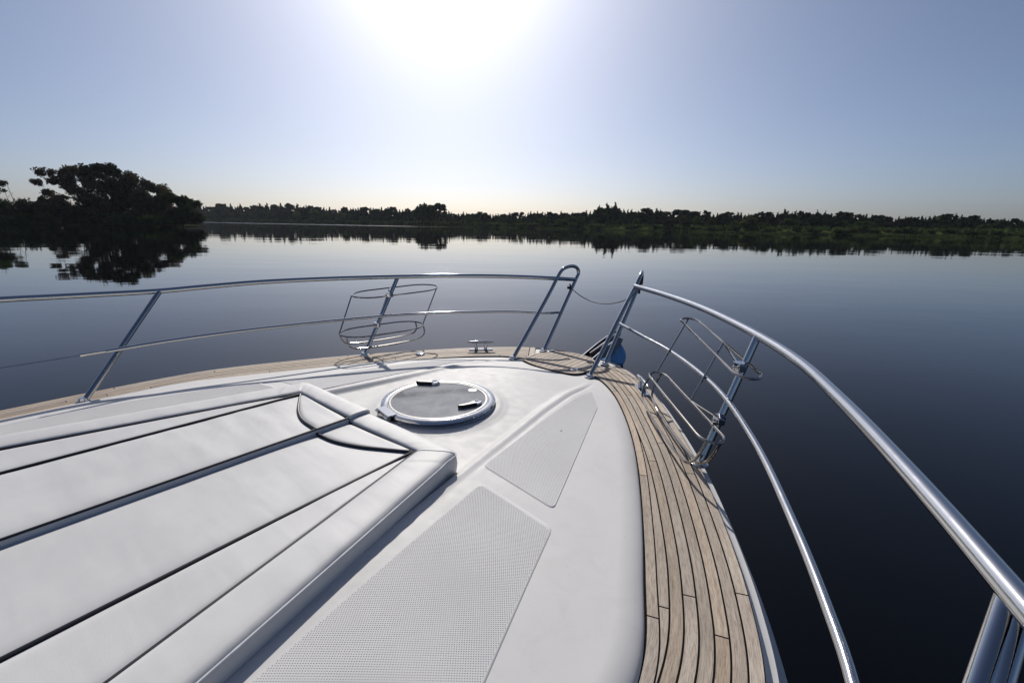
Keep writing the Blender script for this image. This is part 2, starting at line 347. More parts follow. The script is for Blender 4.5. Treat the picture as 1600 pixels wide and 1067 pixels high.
# ------------------------------------------------------------------ coachroof (one height field with a recessed centre well)
G_Y = [-1.6, .3, .86, 1.6, 2.32, 3.09, 3.4]; G_X = [1.30, .995, .89, .745, .61, .50, .46]
HC = (0.014, 1.942)                                   # hatch centre
iy = np.argsort(I[:, 1]); WY, WX = I[iy, 1], I[iy, 0]
YF = 3.335
def half_w(Y): return np.interp(Y, WY, WX)
def roof_z(X, Y):
    X = np.asarray(X, float); Y = np.asarray(Y, float)
    w = half_w(Y); dw = (half_w(Y+.03)-half_w(Y-.03))/.06
    d = np.maximum(0, (w-np.abs(X)))/np.sqrt(1+dw*dw)
    df = np.maximum(0, (3.30 - 0.35*np.abs(X)**2 - Y))
    he = 0.040 + 0.022*smooth(2.0, 0.3, Y)
    Rr = 0.10
    edge = he*np.sqrt(np.maximum(0, 1-(1-np.clip(d/Rr, 0, 1))**2))
    camber = 0.042*smooth(0, .95, d)
    front = smooth(0, .55, df)
    z = (edge+camber)*front
    g = np.interp(Y, G_Y, G_X); u = np.abs(X)-g         # >0 outboard of the crest
    D = 0.031*smooth(3.15, 1.6, Y)
    z = z - D*smooth(-.012, -.075, u)
    k = smooth(3.25, 2.9, Y)
    z = z + 0.005*np.exp(-((u+.008)/.020)**2)*k - 0.005*np.exp(-((u-.030)/.011)**2)*k
    r = np.hypot(X-HC[0], Y-HC[1])
    z = z + 0.005*np.exp(-((r-.445)/.016)**2) + 0.012*smooth(.44, .415, r)
    return z
rows = []
ys = np.concatenate([np.linspace(-1.6, -.05, 40), np.linspace(0, 3.335, 260)])
sv = np.sin(np.linspace(-math.pi/2, math.pi/2, 241)); sv = .5*sv + .5*np.linspace(-1, 1, 241)
for y in ys:
    x = sv*half_w(y); z = roof_z(x, np.full_like(x, y)); rows.append([(x[i], y, z[i]) for i in range(len(x))])
mb = MB(); mb.grid(rows, flip=True)
# skirt down to the deck along the sides
for side in (0, -1):
    mb.grid([[(p[side][0], p[side][1], 0.0), (p[side][0]*1.0, p[side][1], -0.012)] for p in rows], flip=(side == 0))
roof = mb.build('coachroof', GEL, yacht, sharp=60)

# non-skid tread panels: a raised sheet carrying moulded diamonds
def round_poly(poly, r=0.035, n=5):
    P = [Vector((x, y)) for x, y in poly]; out = []
    for i, p in enumerate(P):
        a, b = (P[i-1]-p).normalized(), (P[(i+1) % len(P)]-p).normalized()
        for t in np.linspace(0, 1, n):
            q = (p+a*r)*(1-t)**2 + p*2*t*(1-t) + (p+b*r)*t*t; out.append((q.x, q.y))
    return out
def inside(poly, X, Y):
    c = np.zeros(X.shape, bool); n = len(poly)
    for i in range(n):
        x0, y0 = poly[i]; x1, y1 = poly[(i+1) % n]
        cond = (y0 > Y) != (y1 > Y)
        with np.errstate(divide='ignore', invalid='ignore'):
            c ^= cond & (X < (x1-x0)*(Y-y0)/(y1-y0+1e-12)+x0)
    return c
def tread_panel(quad, sgn, pitch, hs):
    studs = True
    quad = [(sgn*x, y) for x, y in quad]
    o0 = round_poly(quad); outl = []
    for i_, p_ in enumerate(o0):
        q_ = o0[(i_+1) % len(o0)]; m_ = max(1, int(math.hypot(q_[0]-p_[0], q_[1]-p_[1])/.04))
        outl += [(p_[0]+(q_[0]-p_[0])*t/m_, p_[1]+(q_[1]-p_[1])*t/m_) for t in range(m_)]
    cx = sum(p[0] for p in outl)/len(outl); cy = sum(p[1] for p in outl)/len(outl)
    mb = MB(); rows = []
    for t in [1.0, .99]+list(np.linspace(.975, 0.02, 40)):
        row = []
        for x, y in outl:
            X, Y = cx+(x-cx)*t, cy+(y-cy)*t
            row.append((X, Y, float(roof_z(X, Y)) + (-.002 if t == 1.0 else .0035)))
        rows.append(row)
    mb.grid(rows, closev=True, flip=sgn < 0)
    o = mb.build('tread_panel', NSK, roof, sharp=60)
    if studs:
        inner = [(cx+(x-cx)*.965, cy+(y-cy)*.975) for x, y in outl]
        xs = [p[0] for p in inner]; yy = [p[1] for p in inner]
        a = R(41)*sgn; ca, sa = math.cos(a), math.sin(a)
        n = int(3.2/pitch); ii, jj = np.meshgrid(np.arange(-n, n), np.arange(-n, n)); ii = ii.ravel(); jj = jj.ravel()
        X = cx+(ii*ca-jj*sa)*pitch; Y = cy+(ii*sa+jj*ca)*pitch
        k = (X > min(xs)) & (X < max(xs)) & (Y > min(yy)) & (Y < max(yy)); X, Y = X[k], Y[k]; k = inside(inner, X, Y); X, Y = X[k], Y[k]
        Z = roof_z(X, Y)+.0030; m = len(X)
        V = [np.stack([X+pitch*.47*math.cos(R(q)+a), Y+pitch*.47*math.sin(R(q)+a), Z], 1) for q in (0, 90, 180, 270)]
        V.append(np.stack([X, Y, Z+hs], 1)); V = np.stack(V, 1).reshape(-1, 3)
        base = (np.arange(m)*5)[:, None]
        F_ = np.concatenate([base+np.array(q) for q in ((0, 1, 4), (1, 2, 4), (2, 3, 4), (3, 0, 4))])
        me = bpy.data.meshes.new('tread_studs'); me.from_pydata(V, [], F_.tolist()); me.materials.append(NSK)
        s = bpy.data.objects.new('tread_studs', me); link(s, roof); s['kind'] = 'stuff'
Q_F = [(.805, 1.505), (.69, 2.25), (.605, 2.97), (.83, 2.66), (1.26, 1.46)]
Q_R = [(.90, 1.40), (1.325, 1.365), (1.60, .55), (1.70, -.5), (1.30, -.9), (1.085, .36)]
for sgn in (1, -1):
    tread_panel(Q_F, sgn, .0070, .0016)
    tread_panel(Q_R, sgn, .0070, .0020)

# ------------------------------------------------------------------ teak side decks, plank by plank
PITCH, GAP, Z0, Z1 = .0445, .0062, 0.003, 0.011
sE = np.concatenate([[0], np.cumsum(np.linalg.norm(np.diff(E, axis=0), axis=1))])
iend = int(np.argmax(E[:, 0] < .475))
def inner_gap():
    """distance from each outer-edge sample along the inward normal to the inner outline"""
    g = []
    for p, n in zip(E, nE):
        t = np.linspace(0, .7, 281); q = p[None]-n[None]*t[:, None]
        # inside the roof when |x| < half width and y below the front of the outline
        hit = (q[:, 0] < np.interp(q[:, 1], WY, WX)) & (q[:, 1] < 3.336)
        g.append(t[np.argmax(hit)] if hit.any() else .43)
    g = np.array(g); k = np.hanning(33); k /= k.sum(); return np.convolve(np.pad(g, 16, 'edge'), k, 'valid')
WI = inner_gap()
def plank_mesh(name, idx, oa, ob, sgn, parent, z1=Z1):
    top = []; 
    for i in idx:
        a, b = oa[i], ob[i]
        e_ = E[i]+(E[i+1]-E[i])/np.linalg.norm(E[i+1]-E[i])*(.0055 if i == idx[0] else 0)
        pa, pb = e_-nE[i]*a, e_-nE[i]*b
        top.append(((pa[0]*sgn, pa[1]), (pb[0]*sgn, pb[1]), a, b))
    vs, uv = [], []
    bv = .0004
    for (pa, pb, a, b), i in zip(top, idx):
        dx, dy = (pb[0]-pa[0]), (pb[1]-pa[1]); L_ = math.hypot(dx, dy)+1e-9; ux, uy = dx/L_*bv, dy/L_*bv
        vs += [(pa[0], pa[1], Z0), (pa[0], pa[1], z1-bv), (pa[0]+ux, pa[1]+uy, z1), (pb[0]-ux, pb[1]-uy, z1), (pb[0], pb[1], z1-bv), (pb[0], pb[1], Z0)]
        uv += [(sE[i], a)]*2+[(sE[i], a)]+[(sE[i], b)]*3
    fs = []
    n = len(top)
    for k in range(n-1):
        for j in range(5):
            q = (k*6+j, k*6+j+1, (k+1)*6+j+1, (k+1)*6+j); fs.append(q if sgn < 0 else q[::-1])
    fs.append(tuple(range(6)) if sgn > 0 else tuple(reversed(range(6)))); e = (n-1)*6
    fs.append(tuple(e+j for j in reversed(range(6))) if sgn > 0 else tuple(e+j for j in range(6)))
    me = bpy.data.meshes.new(name); me.from_pydata(vs, [], fs); me.materials.append(TEAK)
    ul = me.uv_layers.new(name='UVMap')
    for lp in me.loops: ul.data[lp.index].uv = uv[lp.vertex_index]
    o = bpy.data.objects.new(name, me); link(o, parent); return o
for sgn in (1, -1):
    # black caulking bed
    mb = MB(); mb.grid([[((E[i]-nE[i]*t)[0]*sgn, (E[i]-nE[i]*t)[1], Z1-.0013) for t in (0.001, WI[i]+.004)] for i in range(iend+1)], flip=sgn < 0)
    bed = mb.build('side_deck', CAULK, yacht, smooth=False)
    margin = np.maximum(.01, WI-.046)
    # margin board against the coachroof
    pieces = []
    def cut(idx, lo, hi):
        out, s0 = [], sE[idx[0]]+random.uniform(.3, 1.1); cur = [idx[0]]
        for i in idx[1:]:
            cur.append(i)
            if sE[i] > s0 and sE[idx[-1]]-sE[i] > .3 and len(cur) > 5:
                out.append(cur); cur = [i]; s0 = sE[i]+random.uniform(lo, hi)
                if not cur: break
        if len(cur) > 3: out.append(cur)
        return out
    full = list(range(0, iend-2))
    def dense(c): return c
    for c in cut(full, .9, 1.6):
        plank_mesh('teak_plank', c, margin+GAP, WI-.004, sgn, bed)
    for k in range(10):
        oa = np.full(len(E), k*PITCH+.004); ob = np.minimum(oa+PITCH-GAP, margin+.001)
        run = []
        for i in full+[None]:
            if i is not None and ob[i]-oa[i] > .0018: run.append(i)
            else:
                if len(run) > 6:
                    for c in cut(run, 1.1, 2.2): plank_mesh('teak_plank', c, oa, ob, sgn, bed)
                run = []
    # thwartships board closing the forward end
    i0 = iend-3
    oa = np.full(len(E), .004); ob = np.full(len(E), WI[i0]-.004)
    a, n, t = E[i0], nE[i0], np.array([-nE[i0][1], nE[i0][0]])
    t = (E[i0+2]-E[i0]); t /= np.linalg.norm(t)
    p = a+t*.008; q = p-n*(WI[i0]-.004); r2 = t*.052
    mb = MB(); poly = [p-n*.004, q, q+r2, p-n*.004+r2]
    poly = [(v[0]*sgn, v[1]) for v in poly]
    if sgn > 0: poly = poly[::-1]
    ar = sum(poly[i][0]*poly[(i+1) % 4][1]-poly[(i+1) % 4][0]*poly[i][1] for i in range(4))
    if ar < 0: poly = poly[::-1]
    o = mb.prism(poly, Z0, Z1).build('teak_plank', TEAK, bed, smooth=False)
    ul = o.data.uv_layers.new(name='UVMap')
    for lp in o.data.loops: v = o.data.vertices[lp.vertex_index].co; ul.data[lp.index].uv = (v.y, v.x)

# ------------------------------------------------------------------ anchor locker lid in the bow
lid_poly = [(-.285, 3.27), (-.325, 3.40), (-.315, 3.56), (-.25, 3.69), (-.12, 3.78), (.03, 3.80), (.17, 3.75), (.28, 3.65), (.335, 3.50), (.345, 3.34), (.29, 3.235), (.1, 3.20), (-.14, 3.22)]
LP = spline(lid_poly+[lid_poly[0]], 72)[:-1]
lid = MB().prism([tuple(p) for p in LP[::-1]] if False else [tuple(p) for p in LP], .002, .012)
lc = LP.mean(0)
lid = lid.build('locker_lid', CAULK, yacht, smooth=False)
def inset(t): return lc+(LP-lc)*(1-t)
rim = MB(); A, B_ = inset(0.012), inset(.075)
rim.grid([[(A[i, 0], A[i, 1], .010), (A[i, 0], A[i, 1], .018), (B_[i, 0], B_[i, 1], .018), (B_[i, 0], B_[i, 1], .010)] for i in range(len(LP))], closeu=True)
o = rim.build('lid_rim', TEAK, lid, sharp=30)
ul = o.data.uv_layers.new(name='UVMap')
for lp in o.data.loops: v = o.data.vertices[lp.vertex_index].co; ul.data[lp.index].uv = (math.atan2(v.y-lc[1], v.x-lc[0])*.3, math.hypot(v.x-lc[0], v.y-lc[1]))
INN = inset(.09)
def clip_y(x):
    ysx = []
    for i in range(len(INN)):
        x0, y0 = INN[i]; x1, y1 = INN[(i+1) % len(INN)]
        if (x0 > x) != (x1 > x): ysx.append(y0+(x-x0)/(x1-x0)*(y1-y0))
    return (min(ysx), max(ysx)) if len(ysx) >= 2 else None
x = INN[:, 0].min()+.006
while x < INN[:, 0].max()-.02:
    xa, xb = x, min(x+.050, INN[:, 0].max()-.004); lo, hi = [], []
    for xx in (xa, (xa+xb)/2, xb):
        c = clip_y(xx)
        if c: lo.append((xx, c[0])); hi.append((xx, c[1]))
    if len(lo) >= 2:
        o = MB().prism(lo+hi[::-1], .010, .0175).build('teak_slat', TEAK, lid, smooth=False)
        ul = o.data.uv_layers.new(name='UVMap')
        for lp in o.data.loops: v = o.data.vertices[lp.vertex_index].co; ul.data[lp.index].uv = (v.y, v.x)
    x += .056
mb = MB(); mb.lathe([(0.001, .002), (.03, .002), (.034, 0), (.034, -.004)], 24, (.235, 3.33, .019)); mb.tube([(.235+.02*math.cos(a), 3.33+.02*math.sin(a), .025) for a in np.linspace(0, 2*math.pi, 20, endpoint=False)], .003, 8, closed=True)
mb.build('ring_pull', STEEL, lid)
mb = MB()
for a in (0, 1): mb.box((-.30+.05*a, 3.63+.07*a, .022), (.03, .05, .012), R(-40))
mb.build('lid_hinge', STEEL, lid, bevel=.002)

# ------------------------------------------------------------------ deck hatch
hatch = empty('deck_hatch', (HC[0], HC[1], float(roof_z(HC[0], HC[1]))), yacht)
hz = .100-hatch.location.z
MB().lathe([(.375, -.02), (.375, hz-.030), (.372, hz-.026), (.36, hz-.024)], 96).build('hatch_base', STEEL, hatch)
MB().lathe([(.365, hz-.024), (.378, hz-.018), (.381, hz-.008), (.376, hz+.003), (.362, hz+.009), (.345, hz+.010), (.330, hz+.006), (.326, hz+.001), (.326, hz-.006)], 128).build('hatch_rim', STEEL, hatch)
MB().lathe([(.3265, hz-.003), (.3265, hz+.0045), (.314, hz+.0045), (.314, hz-.003)], 96).build('rubber_seal', BLACK, hatch)
MB().lathe([(.0005, hz+.002), (.15, hz+.002), (.3145, hz+.002)], 96).build('hatch_glass', ACRYL, hatch)
# hinge plate on the cushion side
def pol(r, a): return (r*math.cos(a), r*math.sin(a))
ha = math.atan2(1.60-HC[1], -.06-HC[0])
mb = MB(); M = Matrix.Rotation(ha, 3, 'Z')
mb.box((M @ Vector((.372, 0, hz+.008)))[:], (.06, .17, .009), ha)
mb.box((M @ Vector((.392, 0, hz-.02)))[:], (.026, .155, .036), ha)
for s in (-1, 1): mb.tube([(M @ Vector((.402, s*.065-.02, hz-.004)))[:], (M @ Vector((.402, s*.065+.02, hz-.004)))[:]], .011, 12)
mb.build('hatch_hinge', STEEL, hatch, bevel=.002)
def latch(px, py, rot):
    l = empty('hatch_latch', (px-HC[0], py-HC[1], hz+.002), hatch); l.rotation_euler.z = rot
    MB().lathe([(.036, 0), (.036, .013), (.033, .018), (.012, .019), (.011, .016), (.001, .016)], 28).build('latch_hub', STEEL, l)
    mb = MB(); mb.prism([(-.012, -.034), (.012, -.034), (.014, .034), (-.014, .034)], .001, .011)
    mb.prism([(-.016, -.034), (-.11, -.022), (-.135, -.010), (-.137, .006), (-.11, .0), (-.014, .0)], .001, .024)
    mb.build('latch_handle', BLACK, l, smooth=False, bevel=.002)
latch(-.235, 2.13, R(40)); latch(.262, 2.045, R(75))
# white moulded vent sticker
mb = MB(); mb.lathe([(.001, .0025), (.03, .0025), (.033, .0)], 24, (.055, .27, hz+.002)); o = mb.build('vent_cap', STICK, hatch)

# ------------------------------------------------------------------ bow rails
TOP = [(2.66, -1.6, .70), (2.66, -.8, .70), (2.63, .0, .70), (2.53, .62, .70), (2.435, .945, .70), (2.325, 1.30, .70), (2.16, 1.775, .70), (1.975, 2.22, .702), (1.72, 2.645, .705), (1.28, 3.22, .71), (.86, 3.65, .71), (.43, 4.03, .705)]
TOPP = [(2.28, -1.6, .71), (2.36, -.8, .71), (2.395, -.1, .71), (2.406, .219, .708), (2.418, .45, .698), (2.415, .71, .688), (2.363, 1.093, .681), (2.258, 1.382, .697), (2.131, 1.744, .714), (1.898, 2.219, .724), (1.514, 2.861, .728), (1.243, 3.238, .728), (1.017, 3.474, .727), (.75, 3.74, .720), (.44, 4.05, .702), (.36, 4.27, .680)]
MIDS = [(2.42, -.6, .37), (2.40, .3, .37), (2.28, .98, .37), (2.22, 1.18, .37), (2.11, 1.49, .37), (1.885, 2.04, .37), (1.57, 2.63, .37), (1.14, 3.17, .37), (.75, 3.53, .37), (.37, 3.87, .37)]
MIDP = [(1.93, .62, .35), (1.93, .95, .355), (1.80, 1.52, .37), (1.50, 2.57, .37), (1.27, 3.0, .37), (1.0, 3.34, .37), (.68, 3.66, .37), (.42, 3.80, .37), (.34, 3.94, .37)]
def at_y(curve, y):
    c = np.array(curve); o_ = np.argsort(c[:, 1]); return tuple(np.interp(y, c[o_, 1], c[o_, k]) for k in range(3))
def stanchion(base, top, parent, r=.0195):
    s = MB().tube([base, top], r, 16).build('stanchion', STEEL, parent)
    b = MB().lathe([(.045, 0), (.044, .006), (.030, .012), (.026, .03), (.0, .031)], 24, (base[0], base[1], base[2]))
    b.build('stanchion_base', STEEL, s)
    return s
def pulpit(sgn, parent):
    X = sgn
    pts = [(.415*X, 3.28, .0), (.43*X, 3.92, .60), (.438*X, 4.06, .735), (.435*X, 4.115, .785), (.425*X, 4.165, .808), (.40*X, 4.23, .822), (.375*X, 4.285, .815), (.362*X, 4.325, .785), (.36*X, 4.335, .74), (.36*X, 4.30, .70), (.345*X, 3.69, .0)]
    S = spline(pts, 90)
    a = MB().tube(S, .0195, 16).build('pulpit_arch', STEEL, parent)
    for b in (pts[0], pts[-1]):
        MB().lathe([(.042, 0), (.041, .006), (.028, .012), (.025, .024), (.0, .025)], 24, (b[0], b[1], .004)).build('arch_base', STEEL, a)
for sgn in (1, -1):
    nm = empty('bow_rail', (0, 0, 0), yacht)
    top = [(sgn*x, y, z) for x, y, z in (TOP if sgn > 0 else TOPP)]
    mid = [(sgn*x, y, z) for x, y, z in (MIDS if sgn > 0 else MIDP)]
    MB().tube(spline(top, 140), .0215, 20).build('top_rail', STEEL, nm)
    MB().tube(spline(mid, 120), .0135, 14).build('middle_rail', STEEL, nm)
    pulpit(sgn, nm)
    if sgn > 0:
        stanchion((1.60, 2.37, .01), (1.745, 2.60, .703), nm)
        stanchion((2.27, .33, -.03), (2.432, .975, .69), nm)
        MB().tube([(2.315, .35, -.03), (2.44, .945, .665)], .0165, 14).build('rail_brace', STEEL, nm)
    else:
        stanchion((-1.535, 2.40, .01), (-1.535, 2.835, .728), nm)
        stanchion((-1.985, .46, .01), (-2.363, 1.093, .68), nm)
        mb = MB(); a0, a1 = Vector((-1.93, .62, .35)), Vector((-1.99, -.4, .335))
        mb.tube([a0, a0+(a1-a0)*.10], .010, 10); mb.tube([a0+(a1-a0)*.10, a0+(a1-a0)*.13], .014, 10)
        mb.build('wire_turnbuckle', STEEL, nm)
        MB().tube([a0+(a1-a0)*.12, a1], .0035, 8).build('guard_wire', STEEL, nm)
# sagging wire across the pulpit gate
w0, w1 = Vector((-.355, 4.18, .60)), Vector((.43, 3.90, .60))
pts = [w0.lerp(w1, t)+Vector((0, 0, -.10*4*t*(1-t)+.0)) for t in np.linspace(0, 1, 24)]
gw = MB().tube(pts, .0045, 8).build('gate_wire', WIREM, yacht)
mb = MB(); mb.tube([w0+Vector((-.03, .03, .03)), w0], .010, 8); mb.box((w0+Vector((-.02, .0, .0)))[:], (.03, .03, .03)); mb.build('wire_hook', BLACK, gw)
mb = MB(); mb.tube([w1+Vector((.03, .03, .05)), w1], .010, 8); mb.build('wire_hook', STEEL, gw)
mb = MB(); mb.box((.42, 4.17, .745), (.05, .04, .075), R(20)); mb.tube([(.42, 4.16, .70), (.42, 4.16, .62)], .012, 10); mb.build('navigation_light', BLACK, yacht, bevel=.004)

# ------------------------------------------------------------------ fender baskets on the rail stanchions
def stadium(p0, p1, nrm, width, n=10):
    """closed loop from p0 to p1 with round ends, lying in the plane of (p1-p0) and nrm; p0,p1 are the extreme ends"""
    p0, p1 = Vector(p0), Vector(p1); u = (p1-p0).normalized(); v = (nrm-u*nrm.dot(u)).normalized(); r = width/2
    L_ = (p1-p0).length; c0, c1 = p0+u*min(r*1.6, L_/2), p1-u*min(r*1.6, L_/2); pts = []
    for a in np.linspace(-math.pi/2, math.pi/2, n): pts.append(c1+u*(r*1.6*math.cos(a))+v*(r*math.sin(a)))
    for a in np.linspace(math.pi/2, 3*math.pi/2, n): pts.append(c0+u*(r*1.6*math.cos(a))+v*(r*math.sin(a)))
    return pts, u, v
def basket(top0, top1, low0, low1, nrm, width, clampA, clampB, drop, side, ends):
    b = empty('fender_basket', ((Vector(low0)+Vector(low1))*.5)[:], yacht); off = Vector(b.location)
    wr = .0072
    T, u, v = stadium(top0, top1, nrm, width); Lw, ul_, vl = stadium(low0, low1, nrm, width)
    sub = lambda P: [tuple(Vector(p)-off) for p in P]
    MB().tube(sub(T), wr, 8, closed=True).build('upper_hoop', WIRE, b)
    MB().tube(sub(Lw), wr, 8, closed=True).build('lower_hoop', WIRE, b)
    n = len(T)
    for k in ends:
        MB().tube(sub([T[k], Lw[k]]), wr*.9, 8).build('upright', WIRE, b)
    tm = (Vector(top0)+Vector(top1))*.5+v*side*width/2; lm = (Vector(low0)+Vector(low1))*.5+vl*side*width/2
    MB().tube(sub([tm, lm]), wr*.9, 8).build('upright', WIRE, b)
    for (m_, c) in ((tm, clampA), (lm, clampB)):
        MB().tube(sub([m_, c]), wr*.9, 8).build('cross_bar', WIRE, b)
        cl = MB(); cc = Vector(c)-off; cl.tube([cc+Vector((0, 0, -.022)), cc+Vector((0, 0, .022))], .032, 14); cl.box(cc[:], (.03, .085, .034), R(30))
        for s in (-1, 1): cl.tube([cc+Vector((.0, s*.03, 0)), cc+Vector((-.03, s*.03, 0))], .006, 6)
        cl.build('rail_clamp', STEEL, b, bevel=.002)
    # two bottom runners hanging from the lower hoop
    d = Vector(drop)
    for s in (-.55, .55):
        a0 = Vector(low0)+ul_*.03+vl*width/2*s; a1 = Vector(low1)-ul_*.03+vl*width/2*s
        P = [a0, a0+d*.55, a0+d*.85+ul_*.03, a0+d+ul_*.12, a1+d-ul_*.12, a1+d*.85-ul_*.03, a1+d*.55, a1]
        MB().tube(sub([Vector(p) for p in spline(P, 40)]), wr, 8).build('bottom_runner', WIRE, b)
    return b
bs = basket((1.805, 2.30, .56), (1.13, 3.40, .592), (1.715, 2.17, .25), (1.055, 3.06, .24), Vector((.84, .54, 0)), .125, (1.705, 2.47, .56), (1.655, 2.42, .27), (-.06, -.03, -.17), 1, (5,))
bp_ = basket((-1.78, 2.47, .545), (-1.64, 3.43, .57), (-1.60, 2.20, .235), (-1.44, 3.04, .235), Vector((-1, .1, .10)), .30, (-1.535, 2.73, .56), (-1.535, 2.56, .285), (.0, .02, -.13), 1, (4, 14))

# ------------------------------------------------------------------ cleats, filler cap
def cleat(p, rot):
    c = empty('mooring_cleat', p, yacht); c.rotation_euler.z = rot
    mb = MB(); mb.prism([(-.12, -.022), (-.10, -.03), (.10, -.03), (.12, -.022), (.12, .022), (.10, .03), (-.10, .03), (-.12, .022)], 0, .010); mb.build('cleat_base', STEEL, c, smooth=False, bevel=.003)
    for s in (-1, 1): MB().tube([(s*.045, 0, .008), (s*.058, 0, .075)], [.017, .012], 14).build('cleat_post', STEEL, c)
    MB().tube([(-.135, 0, .078), (-.13, 0, .08), (-.06, 0, .083), (.06, 0, .083), (.13, 0, .08), (.135, 0, .078)], [.007, .011, .0145, .0145, .011, .007], 16).build('cleat_bar', STEEL, c)
cleat((-.83, 3.28, .0115), R(45)); cleat((.90, 3.24, .0115), R(-50))
MB().lathe([(.045, 0), (.045, .008), (.040, .016), (.02, .020), (.001, .021)], 32, (-1.16, 2.77, .011)).build('filler_cap', STEEL, yacht)

# ------------------------------------------------------------------ anchor on its bow roller
anc = empty('bow_roller', (.12, 3.84, 0), yacht)
mb = MB()
for s in (-.06, .06):
    mb.add([(s-.006, -.10, -.03), (s-.006, .32, -.03), (s-.006, .50, .02), (s-.006, .56, .085), (s-.006, .45, .125), (s-.006, .22, .085), (s-.006, -.10, .012)], [tuple(range(7))])
    mb.add([(s+.006, -.10, -.03), (s+.006, .32, -.03), (s+.006, .50, .02), (s+.006, .56, .085), (s+.006, .45, .125), (s+.006, .22, .085), (s+.006, -.10, .012)], [tuple(reversed(range(7)))])
    for i in range(7):
        b0 = len(mb.v)-14; j = (i+1) % 7; mb.f.append((b0+i, b0+j, b0+7+j, b0+7+i)); mb.mi.append(0)
mb.box((0, .16, -.03), (.12, .5, .012)); mb.build('roller_cheek', STEEL, anc, smooth=False)
MB().tube([(-.05, .47, .06), (.05, .47, .06)], .035, 16).build('roller', BLACK, anc)
mb = MB(); mb.tube([(0, -.02, .03), (0, .2, .06), (0, .46, .11), (0, .58, .04), (0, .66, -.14)], [.018, .022, .026, .028, .03], 10)
mb.add([(0, .70, -.1), (-.17, .42, -.26), (0, .34, -.38), (.17, .42, -.26), (0, .52, -.16)], [(0, 1, 2), (0, 2, 3), (0, 4, 1), (0, 3, 4), (1, 4, 2), (3, 2, 4)])
mb.tube([(-.05, .50, .13), (-.03, .56, .15), (.03, .56, .15), (.05, .50, .13)], .008, 8)
mb.build('anchor', GALV, anc)
# blue D-shaped bow fender hanging off the stem
mb = MB(); prof = [(-.02, -.20)]+[(.16*math.cos(a)+.03, .20*math.sin(a)) for a in np.linspace(-math.pi/2, math.pi/2, 16)]+[(-.02, .20)]
bf = []
for t, sc in ((0, .94), (.03, 1), (.20, 1), (.23, .94)): bf.append([(x*sc, y*sc, -t) for x, y in prof])
mb.grid(bf, closev=True, flip=True); n = len(prof)
mb.add([(x*.94, y*.94, 0) for x, y in prof], [tuple(range(n))]); mb.add([(x*.94, y*.94, -.23) for x, y in prof], [tuple(reversed(range(n)))])
o = mb.build('bow_fender', BLUE, loc=(.13, 4.27, .0), sharp=50)
o.rotation_euler = (R(30), R(28), R(45))
tag(o, 'blue D-shaped fender hanging at the bow beside the dark anchor', 'fender')

